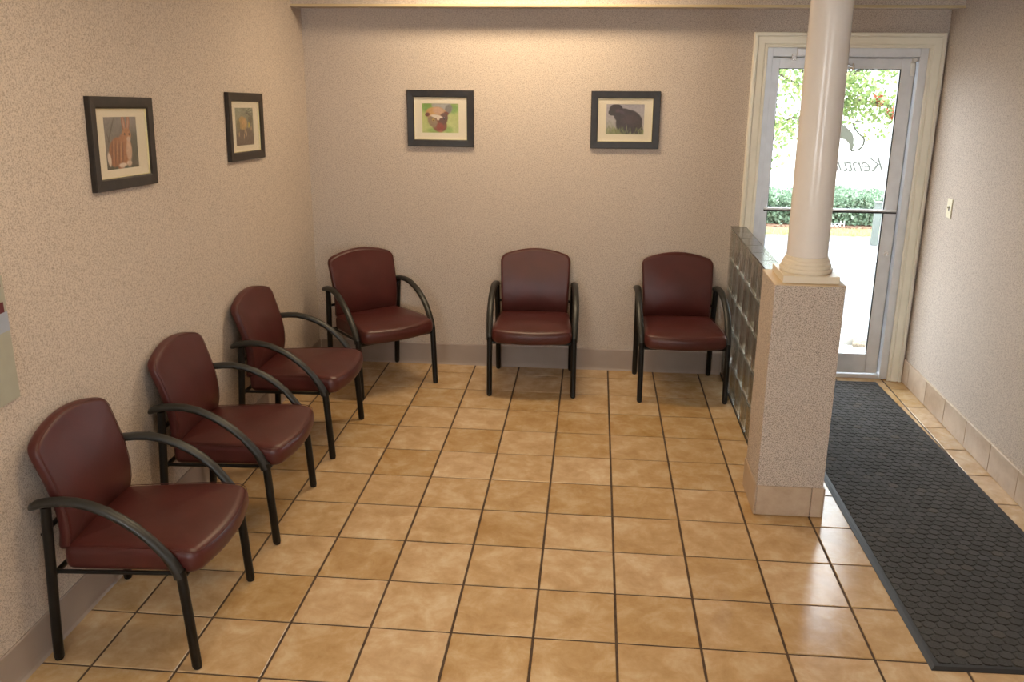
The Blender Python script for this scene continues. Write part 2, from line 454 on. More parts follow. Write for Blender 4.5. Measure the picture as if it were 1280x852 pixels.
# closer
bm = B(); box(bm, 2.955, 3.235, 0.440, 0.481, 2.113, 2.158, 0.005, 2)
cl = dpart('door_closer', bm, M['alum'])
bm = B(); tube(bm, [(3.10, 0.46, 2.113), (3.10, 0.46, 2.098)], 0.010, 12); tube(bm, [(3.10, 0.46, 2.10), (3.22, 0.42, 2.085), (3.305, 0.49, 2.052)], 0.007, 8)
obj('closer_arm', bm, M['chrome'], cl)
bm = B(); box(bm, 3.292, 3.318, 0.490, 0.508, 2.036, 2.066, 0.003); tube(bm, [(3.305, 0.488, 2.072), (3.305, 0.488, 2.03)], 0.006, 10)
obj('arm_bracket', bm, M['chrome'], cl)
bm = B(); box(bm, 2.925, 2.953, 0.462, 0.481, 2.088, 2.124, 0.002); tube(bm, [(2.932, 0.462, 2.115), (2.932, 0.455, 2.115)], 0.005, 10); tube(bm, [(2.932, 0.462, 2.098), (2.932, 0.455, 2.098)], 0.005, 10)
obj('closer_bracket', bm, M['chrome'], cl)

def translucent(name, col, a):
    mt = bpy.data.materials.new(name); mt.use_nodes = True; nt = mt.node_tree
    nt.nodes.remove(nt.nodes['Principled BSDF']); out = nt.nodes['Material Output']
    t = nt.nodes.new('ShaderNodeBsdfTransparent')
    g = nt.nodes.new('ShaderNodeBsdfTranslucent'); g.inputs[0].default_value = (*col, 1)
    d = nt.nodes.new('ShaderNodeBsdfDiffuse'); d.inputs[0].default_value = (*col, 1)
    m1 = nt.nodes.new('ShaderNodeMixShader'); m1.inputs[0].default_value = 0.15
    nt.links.new(g.outputs[0], m1.inputs[1]); nt.links.new(d.outputs[0], m1.inputs[2])
    mx = nt.nodes.new('ShaderNodeMixShader'); mx.inputs[0].default_value = a
    nt.links.new(t.outputs[0], mx.inputs[1]); nt.links.new(m1.outputs[0], mx.inputs[2]); nt.links.new(mx.outputs[0], out.inputs[0])
    return mt
M['decal'] = translucent('frosted_decal', (0.29, 0.29, 0.25), 0.95)
M['decal_faint'] = translucent('faint_lettering', (0.285, 0.285, 0.265), 0.93)
M['decal_white'] = translucent('white_lettering', (1.0, 1.0, 1.0), 0.95)
def lettering(body, size, x, z, mat, shear=0.0, space=1.0):
    cu = bpy.data.curves.new('lettering', 'FONT'); cu.body = body; cu.size = size; cu.shear = shear; cu.space_character = space; cu.extrude = 0.0002
    to = bpy.data.objects.new('tmp', cu); C.objects.link(to)
    dg = bpy.context.evaluated_depsgraph_get()
    me = bpy.data.meshes.new_from_object(to.evaluated_get(dg)); bpy.data.objects.remove(to)
    me.materials.clear()
    # stands on the outer face, read from outside: x runs to -x
    for v in me.vertices:
        v.co = Vector((x - v.co.x, 0.5345 + v.co.z, z + v.co.y))
    return link('lettering', me, mat, gp)
lettering('Kentucky', 0.135, 3.590, 1.40, M['decal_faint'], 0.40, 0.84)
lettering('Hours of', 0.052, 3.378, 1.040, M['decal_white'], 0.0, 1.0)
def d2(px, py):                                       # logo drawn on a 0..852 grid 0.0095 px apart
    return (3.243 + (px - 165) * 0.00066, 1.742 - (py - 40) * 0.00066)
bm = B()
poly = [(120, 0), (175, 20), (205, 60), (245, 110), (300, 150), (340, 185), (360, 240), (365, 330), (350, 365), (335, 350), (320, 290), (280, 250), (240, 245), (200, 245), (190, 220), (215, 180), (215, 120), (175, 95), (120, 90)]
prism(bm, [d2(*p) for p in poly], 0.5342, 0.5347)
tail = [(345, 358), (385, 352), (420, 345), (445, 322), (458, 290), (460, 250), (445, 225), (420, 208), (370, 160), (345, 120), (340, 100), (350, 82), (380, 75), (420, 82)]
tube(bm, [(d2(*p)[0], 0.5345, d2(*p)[1]) for p in tail], 0.0060, 6, rx=0.0060)
obj('cat_emblem', bm, M['decal'], gp)

# ------------------------------------------------------------------ pedestal, column, glass blocks
PX0, PX1, PY0, PY1, PZ = 2.536, 2.842, -1.457, -1.163, 1.131
ped = tag(empty('column_pedestal', ((PX0 + PX1) / 2, (PY0 + PY1) / 2, 0)), 'square speckled beige pedestal with a tiled foot under the round column', 'pedestal')
def pp(name, bm, mat, root=ped, **kw):
    o = obj(name, bm, mat, root, **kw); o.location = -Vector(root.location); return o
pp('body', box(B(), PX0, PX1, PY0, PY1, 0, PZ - 0.004, 0.0015), M['pier'])
pp('cap', box(B(), PX0 - 0.001, PX1 + 0.001, PY0 - 0.001, PY1 + 0.001, PZ - 0.004, PZ), plain('tan_cap_board', (0.60, 0.46, 0.30), 0.6))
TH = 0.152
def ptile(x0, x1, y0, y1):
    o = pp('tile', box(B(), x0, x1, y0, y1, 0.003, TH, 0.0015), M['base_tile'])
ptile(PX0 - 0.009, PX0 - 0.001, PY0 - 0.010, PY1)                       # left face
ptile(PX0 + 0.001, 2.788, PY0 - 0.0095, PY0 - 0.001)                    # front face, long
ptile(2.791, PX1, PY0 - 0.0095, PY0 - 0.001)                            # front face, short
ptile(PX1 + 0.001, PX1 + 0.009, PY0 - 0.010, PY1)                       # right face

CX, CY = 2.698, -1.305
col = tag(empty('round_column', (CX, CY, PZ)), 'smooth glossy off-white round column on the beige pedestal', 'column')
pp('plinth', box(B(), CX - 0.123, CX + 0.123, CY - 0.123, CY + 0.123, PZ, PZ + 0.034, 0.002), M['plinth'], col)
bm = B()
lathe(bm, [(0.113, PZ + 0.034), (0.1155, PZ + 0.038), (0.1165, PZ + 0.048), (0.1150, PZ + 0.054), (0.108, PZ + 0.056), (0.109, PZ + 0.066), (0.1065, PZ + 0.072), (0.102, PZ + 0.074), (0.1015, PZ + 0.083), (0.099, PZ + 0.088), (0.095, PZ + 0.090), (0.093, PZ + 0.104), (0.0905, PZ + 0.106)], CX, CY, 56)
pp('base_ring', bm, M['plinth'], col, smooth=True, angle=40)
bm = B()
lathe(bm, [(0.0895, PZ + 0.106), (0.0893, 1.7), (0.0885, 2.0), (0.087, 2.3), (0.0855, 2.44)], CX, CY, 64)
pp('shaft', bm, M['column'], col, smooth=True, angle=40)
bm = B()
lathe(bm, [(0.0855, 2.44), (0.094, 2.445), (0.094, 2.455), (0.088, 2.458), (0.100, 2.475), (0.108, 2.485), (0.108, 2.49)], CX, CY, 48)
pp('capital', bm, M['plinth'], col, smooth=True, angle=40)
pp('abacus', box(B(), CX - 0.12, CX + 0.12, CY - 0.12, CY + 0.12, 2.49, 2.52, 0.002), M['plinth'], col)

GX0, GX1 = 2.632, 2.728
gw = tag(empty('glass_block_partition', ((GX0 + GX1) / 2, (PY1 + YB) / 2, 0)), 'low partition of clear glass blocks between back wall and pedestal', 'partition')
ny, nz = 8, 5
gy0, gy1, gz0, gz1 = PY1 + 0.002, YB - 0.001, 0.012, 1.032
py_, pz_ = (gy1 - gy0) / ny, (gz1 - gz0) / nz
def block_mesh():
    b = B()
    J = 0.0045
    hx, hy, hz = (GX1 - GX0) / 2, py_ / 2 - J, pz_ / 2 - J
    box(b, -hx, hx, -hy, hy, -hz, hz, 0.006, 2)
    inner = B(); t = 0.004
    box(inner, -hx + t, hx - t, -hy + t, hy - t, -hz + t, hz - t, 0.014, 2)
    bmesh.ops.recalc_face_normals(inner, faces=inner.faces[:]); bmesh.ops.recalc_face_normals(b, faces=b.faces[:])
    bmesh.ops.reverse_faces(inner, faces=inner.faces[:])
    tmp = bpy.data.meshes.new('t'); inner.to_mesh(tmp); inner.free(); b.from_mesh(tmp)
    me = bpy.data.meshes.new('glass_block'); b.to_mesh(me); b.free(); bpy.data.meshes.remove(tmp)
    me.materials.append(M['block'])
    for p in me.polygons: p.use_smooth = True
    me.set_sharp_from_angle(angle=math.radians(35))
    return me
bme = block_mesh()
for i in range(ny):
    for k in range(nz):
        o = bpy.data.objects.new('glass_block', bme); C.objects.link(o); o.parent = gw
        o.location = Vector(((GX0 + GX1) / 2, gy0 + (i + .5) * py_, gz0 + (k + .5) * pz_ - 0.003)) - Vector(gw.location)
bm = B(); j = 0.0044
for i in range(ny + 1):
    yy = gy0 + i * py_
    box(bm, GX0 + 0.008, GX1 - 0.008, max(yy - j, gy0), min(yy + j, gy1), gz0, gz1 - 0.004)
for k in range(nz):
    zz = gz0 + k * pz_
    for i in range(ny):
        box(bm, GX0 + 0.008, GX1 - 0.008, gy0 + i * py_ + j, gy0 + (i + 1) * py_ - j, max(zz - j, gz0), zz + j)
pp('mortar_joints', bm, M['mortar'], gw)
for i in range(ny):
    pp('coping_tile', box(B(), GX0 - 0.001, GX1 + 0.001, gy0 + i * py_ + 0.0015, gy0 + (i + 1) * py_ - 0.0015, gz1 - 0.003, gz1 + 0.004, 0.001), M['coping'], gw)
pp('sill_strip', box(B(), GX0 - 0.002, GX1 + 0.002, gy0, gy1, 0.001, gz0 - 0.0005), M['slot'], gw)

# ------------------------------------------------------------------ light switch
sw = tag(empty('light_switch', (XR, 0.095, 1.243), 0), 'almond toggle light switch on the right wall beside the door', 'light switch')
bm = B(); box(bm, -0.006, 0, -0.035, 0.035, -0.0575, 0.0575, 0.002); obj('cover_plate', bm, M['switch'], sw)
bm = B(); box(bm, -0.007, -0.006, -0.006, 0.006, -0.013, 0.013); obj('switch_slot', bm, M['slot'], sw)
bm = B(); box(bm, -0.018, -0.007, -0.004, 0.004, 0.000, 0.011, 0.001); obj('toggle', bm, M['switch'], sw)
for z in (-0.03, 0.03):
    bm = B(); tube(bm, [(-0.006, 0, z), (-0.0075, 0, z)], 0.003, 10); obj('screw', bm, M['switch'], sw)

# ------------------------------------------------------------------ poster board at the left edge
po = tag(empty('notice_board', (XL, -2.985, 0.973)), 'pale green notice board hung on the left wall, at the photo\'s left edge', 'notice board')
bm = B(); box(bm, 0.001, 0.010, -0.30, 0.30, 0.0, 0.42); obj('board', bm, plain('pale_green_card', (0.35, 0.345, 0.285), 0.6, noise=0.04, nscale=20), po)
bm = B(); box(bm, 0.010, 0.0108, -0.30, 0.3, 0.235, 0.300); obj('blue_band', bm, plain('blue_print', (0.33, 0.37, 0.46), 0.5), po)
bm = B(); box(bm, 0.010, 0.013, -0.30, 0.285, 0.300, 0.335, 0.001); obj('lower_strip', bm, plain('dark_red_plastic', (0.10, 0.012, 0.016), 0.35), po)
bm = B(); box(bm, 0.010, 0.013, -0.30, 0.285, 0.385, 0.42, 0.001); obj('upper_strip', bm, bpy.data.materials['dark_red_plastic'], po)

# ------------------------------------------------------------------ framed animal pictures
def smooth(a): return np.clip(a, 0, 1) ** 2 * (3 - 2 * np.clip(a, 0, 1))
class Paint:
    def __init__(s, W=88, H=70, seed=1):
        s.W, s.H = W, H
        s.u, s.v = np.meshgrid(np.linspace(0, 1, W), np.linspace(0, 1, H))   # v down
        s.img = np.zeros((H, W, 3)); s.rng = np.random.RandomState(seed)
    def noise(s, k, amp):
        g = s.rng.rand(k + 2, k + 2)
        x = s.u * k; y = s.v * k; i = x.astype(int); j = y.astype(int); fx = smooth(x - i); fy = smooth(y - j)
        return amp * ((g[j, i] * (1 - fx) + g[j, i + 1] * fx) * (1 - fy) + (g[j + 1, i] * (1 - fx) + g[j + 1, i + 1] * fx) * fy - 0.5)
    def fill(s, top, bot):
        t = s.v[..., None]; s.img = np.array(top) * (1 - t) + np.array(bot) * t
    def blob(s, cx, cy, rx, ry, col, ang=0, soft=0.2, amt=1.0, wob=0.0, k=6):
        a = math.radians(ang); dx = s.u - cx; dy = s.v - cy
        X = dx * math.cos(a) + dy * math.sin(a); Y = -dx * math.sin(a) + dy * math.cos(a)
        r = np.sqrt((X / rx) ** 2 + (Y / ry) ** 2) + (s.noise(k, wob) if wob else 0)
        mk = smooth((1 + soft / 2 - r) / soft)[..., None] * amt
        s.img = s.img * (1 - mk) + np.array(col) * mk
    def tint(s, k, amp):
        s.img = np.clip(s.img * (1 + s.noise(k, amp)[..., None]), 0, 1)
    def mesh(s, w, h):
        vs = []; 
        for j in range(s.H):
            for i in range(s.W): vs.append((-w / 2 + w * i / (s.W - 1), 0, h / 2 - h * j / (s.H - 1)))
        fs = [(j * s.W + i, (j + 1) * s.W + i, (j + 1) * s.W + i + 1, j * s.W + i + 1) for j in range(s.H - 1) for i in range(s.W - 1)]
        me = bpy.data.meshes.new('print'); me.from_pydata(vs, [], fs)
        ca = me.color_attributes.new('ink', 'FLOAT_COLOR', 'POINT')
        d = np.ones((s.W * s.H, 4), dtype=np.float32); d[:, :3] = s.img.reshape(-1, 3)
        ca.data.foreach_set('color', d.ravel())
        return me
mt, nt, b = newmat('photo_print')
at_ = nt.nodes.new('ShaderNodeVertexColor'); at_.layer_name = 'ink'
nt.links.new(at_.outputs[0], b.inputs['Base Color']); b.inputs['Roughness'].default_value = 0.5
M['print'] = mt

def pic_orange():
    p = Paint(seed=3); p.fill((0.20, 0.19, 0.19), (0.13, 0.12, 0.10)); p.tint(5, 0.3)
    p.blob(.22, .25, .015, .30, (.08, .07, .06), 25, .6); p.blob(.14, .45, .012, .2, (.08, .07, .06), -20, .6)
    p.blob(.88, .62, .22, .35, (.07, .08, .06), 0, .6, .9, .4); p.blob(.1, .92, .25, .18, (.06, .06, .045), 0, .6, .9, .4)
    p.blob(.40, .70, .30, .30, (.30, .115, .045), 0, .12, 1, .10); p.blob(.58, .62, .22, .30, (.34, .14, .06), 0, .2, 1, .1)
    p.blob(.11, .80, .05, .13, (.62, .52, .44), -8, .4)
    p.blob(.60, .13, .055, .17, (.32, .12, .06), -6, .3); p.blob(.74, .13, .055, .17, (.34, .14, .07), 8, .3)
    p.blob(.61, .14, .022, .12, (.42, .24, .19), -6, .6); p.blob(.74, .14, .022, .12, (.42, .24, .19), 8, .6)
    p.blob(.67, .36, .145, .135, (.40, .18, .08), 0, .2)
    for x, c in ((.20, .10), (.30, .085), (.41, .08), (.52, .09)): p.blob(x, .70, .022, .22, (.16, .055, .025), 6, .8, .8)
    for x in (.25, .36, .47): p.blob(x, .68, .018, .22, (.46, .24, .11), 6, .8, .7)
    p.blob(.72, .66, .085, .20, (.56, .38, .27), 0, .5, .9); p.blob(.73, .44, .06, .05, (.58, .42, .32), 0, .6)
    p.blob(.62, .34, .022, .024, (.01, .008, .008), 0, .3); p.blob(.76, .345, .018, .022, (.01, .008, .008), 0, .3)
    p.blob(.50, .93, .12, .045, (.64, .52, .43), 0, .5); p.blob(.70, .90, .08, .05, (.60, .46, .36), 0, .5)
    for x in (.2, .3, .6, .8, .9): p.blob(x, .97, .06, .03, (.05, .06, .04), 0, .8)
    p.tint(26, .3); return p
def pic_brown():
    p = Paint(seed=5); p.fill((0.24, 0.27, 0.20), (0.13, 0.10, 0.07)); p.tint(4, 0.3)
    for i in range(5): p.blob(.75 + .03 * i, .06 + .05 * i, .22, .012, (.06, .07, .05), -25 + i * 14, .8)
    p.blob(.5, .82, .5, .32, (.11, .075, .055), 0, .3, 1, .3); p.blob(.42, .40, .25, .17, (.40, .25, .08), 5, .3, 1, .2)
    p.blob(.50, .40, .12, .10, (.50, .30, .12), 0, .6); p.blob(.78, .42, .05, .13, (.50, .40, .05), 20, .4)
    p.blob(.18, .45, .10, .14, (.16, .14, .06), 0, .5); p.blob(.85, .33, .12, .10, (.10, .10, .06), 0, .5)
    for x, y in ((.52, .62), (.6, .7), (.88, .55), (.2, .7), (.47, .75)): p.blob(x, y, .025, .07, (.42, .30, .18), 10, .8)
    p.tint(24, .4); return p
def pic_guinea():
    p = Paint(seed=8); p.fill((0.42, 0.48, 0.16), (0.45, 0.50, 0.20)); p.tint(4, 0.12)
    p.blob(.15, .12, .18, .18, (.14, .30, .05), 0, .9, .9); p.blob(.86, .18, .14, .16, (.18, .34, .07), 0, .9, .9); p.blob(.35, .92, .2, .1, (.22, .36, .08), 0, .9, .8); p.blob(.72, .9, .12, .12, (.22, .36, .08), 0, .9, .8)
    p.blob(.52, .06, .26, .20, (.36, .35, .33), 0, .25, 1, .2); p.blob(.72, .2, .10, .16, (.20, .19, .18), 15, .4)
    p.blob(.42, .42, .27, .30, (.42, .26, .14), -8, .15); p.blob(.47, .72, .20, .25, (.20, .07, .035), -15, .2)
    p.blob(.27, .28, .16, .13, (.50, .28, .09), -25, .4); p.blob(.44, .25, .14, .11, (.52, .32, .20), 15, .5)
    p.blob(.15, .38, .06, .07, (.12, .03, .02), 30, .4); p.blob(.66, .34, .07, .06, (.18, .05, .03), 40, .4)
    p.blob(.58, .52, .12, .20, (.13, .06, .045), 10, .3); p.blob(.29, .62, .12, .20, (.26, .19, .11), -20, .4)
    p.blob(.40, .44, .16, .05, (.66, .56, .46), 12, .5); p.blob(.44, .50, .04, .07, (.66, .56, .46), 0, .5)
    p.blob(.31, .56, .035, .04, (.55, .35, .08), 0, .3); p.blob(.31, .575, .018, .02, (.02, .01, .01), 0, .3)
    p.blob(.60, .50, .022, .045, (.03, .02, .03), 0, .3); p.blob(.605, .485, .008, .01, (.6, .6, .65), 0, .3)
    p.blob(.49, .80, .10, .14, (.24, .05, .03), 0, .6); p.blob(.5, .95, .06, .03, (.34, .14, .07), 0, .4)
    p.tint(26, .18); return p
def pic_black():
    p = Paint(seed=11); p.fill((0.34, 0.32, 0.36), (0.42, 0.39, 0.38)); p.tint(3, 0.08)
    p.blob(.5, 1.0, .8, .22, (.20, .20, .11), 0, .5, 1, .2); p.blob(.08, .75, .15, .2, (.30, .30, .26), 0, .9, .7)
    p.blob(.60, .60, .34, .40, (.055, .048, .060), 12, .12, 1, .06); p.blob(.80, .72, .15, .28, (.06, .052, .062), -18, .15)
    p.blob(.45, .38, .24, .24, (.050, .045, .058), 20, .15); p.blob(.26, .20, .18, .20, (.045, .042, .055), 0, .15)
    p.blob(.15, .28, .09, .10, (.045, .042, .05), 0, .2); p.blob(.30, .22, .05, .07, (.10, .06, .08), 30, .6, .7)
    p.blob(.40, .26, .10, .05, (.09, .065, .10), 30, .8, .6); p.blob(.6, .5, .2, .15, (.085, .065, .075), 0, .9, .7)
    rng = p.rng
    for i in range(70):
        x = rng.rand(); p.blob(x, .80 + .2 * rng.rand(), .008, .05 + .10 * rng.rand(), [(.22, .26, .12), (.30, .33, .18), (.14, .17, .07)][i % 3], rng.uniform(-35, 35), .9, .75)
    p.tint(22, .22); return p

def framed(name, label, loc, rot, W, H, fw, openmat, pw, ph, paint, off=(0, 0)):
    r = tag(empty(name, loc), label, 'picture', 'framed animal pictures'); r.rotation_euler = rot
    D = 0.022
    # moulding: four mitred sides in one ring
    bm = B()
    prof = [(0, 0), (0, D - 0.003), (0.003, D), (fw - 0.006, D - 0.002), (fw, D - 0.007), (fw, 0.004), (fw - 0.004, 0)]
    rings = []
    for sx, sz in ((-1, -1), (1, -1), (1, 1), (-1, 1)):
        rings.append([bm.verts.new((sx * (W / 2 - o_), -p_, sz * (H / 2 - o_))) for o_, p_ in prof])
    k = len(prof)
    for q in range(4):
        a, b_ = rings[q], rings[(q + 1) % 4]
        for i in range(k): bm.faces.new((a[i], a[(i + 1) % k], b_[(i + 1) % k], b_[i]))
    obj('frame', bm, M['frame'], r)
    iw, ih = W / 2 - fw, H / 2 - fw
    # pale lip: highlight along the mat bevel, put in as colour
    bm = B(); l = 0.0022
    for x0, x1, z0, z1 in ((-iw, iw, -ih, -ih + l), (-iw, iw, ih - l, ih), (-iw, -iw + l, -ih + l, ih - l), (iw - l, iw, -ih + l, ih - l)):
        box(bm, x0, x1, -0.013, -0.006, z0, z1)
    obj('inner_lip', bm, M['bevel'], r)
    # mat board with an opening
    bm = B(); ox, oz = off
    a0, a1, c0, c1 = ox - pw / 2, ox + pw / 2, oz - ph / 2, oz + ph / 2
    for x0, x1, z0, z1 in ((-iw, iw, -ih, c0), (-iw, iw, c1, ih), (-iw, a0, c0, c1), (a1, iw, c0, c1)):
        box(bm, x0, x1, -0.0065, -0.0045, z0, z1)
    obj('mat_board', bm, M['matboard'], r)
    me = paint.mesh(pw + 0.004, ph + 0.004)
    o = link('print', me, M['print'], r); o.location = (ox, -0.0040, oz)
    bm = B(); box(bm, -iw + 0.002, iw - 0.002, -0.0032, -0.001, -ih + 0.002, ih - 0.002); obj('backing', bm, M['matboard'], r)
    bm = B(); box(bm, -iw, iw, -0.0095, -0.008, -ih, ih); obj('glass', bm, M['frameglass'], r)
    return r
framed('framed_picture', 'dark framed picture of a brown and white guinea pig face on green', (0.709, YB - 0.001, 1.705), (0, 0, 0), 0.44, 0.363, 0.046, None, 0.242, 0.188, pic_guinea(), (-0.002, 0.002))
framed('framed_picture', 'dark framed picture of a black animal sitting in grass, nearest the door', (1.911, YB - 0.001, 1.711), (0, math.radians(-0.3), 0), 0.44, 0.363, 0.046, None, 0.242, 0.190, pic_black(), (0.0, 0.004))
framed('framed_picture', 'dark framed picture of an orange furry animal on the left wall', (XL + 0.001, -1.855, 1.743), (0, math.radians(3.0), math.pi / 2), 0.475, 0.362, 0.046, None, 0.245, 0.205, pic_orange(), (-0.006, 0.0))
framed('framed_picture', 'dark framed picture with a small yellow and brown scene, nearest the corner', (XL + 0.001, -0.590, 1.717), (0, math.radians(3.0), math.pi / 2), 0.475, 0.358, 0.046, None, 0.245, 0.200, pic_brown(), (-0.006, 0.0))

# ------------------------------------------------------------------ chairs
def rrect(ax0, ax1, b0, b1, r, n=5, bow_t=0.0, bow_b=0.0):
    """rounded outline; ax0/ax1 half widths at b0 / b1"""
    pts = []
    cs = [(-1, 0), (1, 0), (1, 1), (-1, 1)]
    def side(p, q, k, bow):
        out = []
        for i in range(k):
            t = i / k
            x = p[0] + (q[0] - p[0]) * t; y = p[1] + (q[1] - p[1]) * t
            out.append((x, y + bow * (1 - (2 * t - 1) ** 2)))
        return out
    W0, W1 = ax0, ax1
    corners = [(-W0, b0), (W0, b0), (W1, b1), (-W1, b1)]
    cen = [(-W0 + r, b0 + r), (W0 - r, b0 + r), (W1 - r, b1 - r), (-W1 + r, b1 - r)]
    st = [180, 270, 0, 90]
    arcs = []
    for (cx, cy), s in zip(cen, st):
        arcs.append([(cx + r * math.cos(math.radians(s + 90 * i / n)), cy + r * math.sin(math.radians(s + 90 * i / n))) for i in range(n + 1)])
    seq = []
    bows = [bow_b, 0, bow_t, 0]
    for q in range(4):
        seq += arcs[q]
        p_, n_ = arcs[q][-1], arcs[(q + 1) % 4][0]
        K = 8
        for i in range(1, K):
            t = i / K; x = p_[0] + (n_[0] - p_[0]) * t; y = p_[1] + (n_[1] - p_[1]) * t
            seq.append((x, y))
    # bow top and bottom edges smoothly by x
    out = []
    mid = (b0 + b1) / 2
    for x, y in seq:
        Wm = max(W0, W1); f = 1 - (x / Wm) ** 2
        if y > mid: y += bow_t * f * (y - mid) / (b1 - mid)
        else: y += bow_b * f * (mid - y) / (mid - b0)
        out.append((x, y))
    return out

def pad(bm, outline, th, er, crown, deform, crown_back=0.0):
    n = len(outline)
    cx = sum(p[0] for p in outline) / n; cy = sum(p[1] for p in outline) / n
    def inset(d):
        res = []
        for i, (x, y) in enumerate(outline):
            p0, p1 = outline[i - 1], outline[(i + 1) % n]
            tx, ty = p1[0] - p0[0], p1[1] - p0[1]; L = math.hypot(tx, ty)
            res.append((x - ty / L * d, y + tx / L * d))
        return res
    layers = []
    # back centre -> edge -> front centre ; c runs -th/2..th/2
    A = [0, 15, 30, 45, 60, 75, 90]
    back = []
    for a in A[::-1]:
        back.append((er * (1 - math.cos(math.radians(a))), -th / 2 + er * (1 - math.sin(math.radians(a)))))
    front = [(d, -c) for d, c in back[::-1]]
    base_in = inset(er)
    def scaled(s): return [(cx + (x - cx) * s, cy + (y - cy) * s) for x, y in base_in]
    for s in (0.15, 0.4, 0.65, 0.85): layers.append(([*scaled(s)], -th / 2 - crown_back * (1 - s ** 2.5)))
    for d, c in back: layers.append((inset(d), c))
    for d, c in front: layers.append((inset(d), c))
    for s in (0.93, 0.85, 0.7, 0.5, 0.3, 0.12): layers.append(([*scaled(s)], th / 2 + crown * (1 - s ** 2.5)))
    rings = []
    for pts, c in layers:
        rings.append([bm.verts.new(deform(x, y, c)) for x, y in pts])
    for a, b in zip(rings, rings[1:]):
        for i in range(n):
            try: bm.faces.new((a[i], a[(i + 1) % n], b[(i + 1) % n], b[i]))
            except ValueError: pass
    bm.faces.new(rings[0][::-1]); bm.faces.new(rings[-1])
    seam = inset(0.0045)
    return [deform(x, y, th / 2 - er * 0.18) for x, y in seam]

def interp(tab, x):
    if x <= tab[0][0]: 
        (x0, y0), (x1, y1) = tab[0], tab[1]
    elif x >= tab[-1][0]:
        (x0, y0), (x1, y1) = tab[-2], tab[-1]
    else:
        for (x0, y0), (x1, y1) in zip(tab, tab[1:]):
            if x <= x1: break
    return y0 + (y1 - y0) * (x - x0) / (x1 - x0)

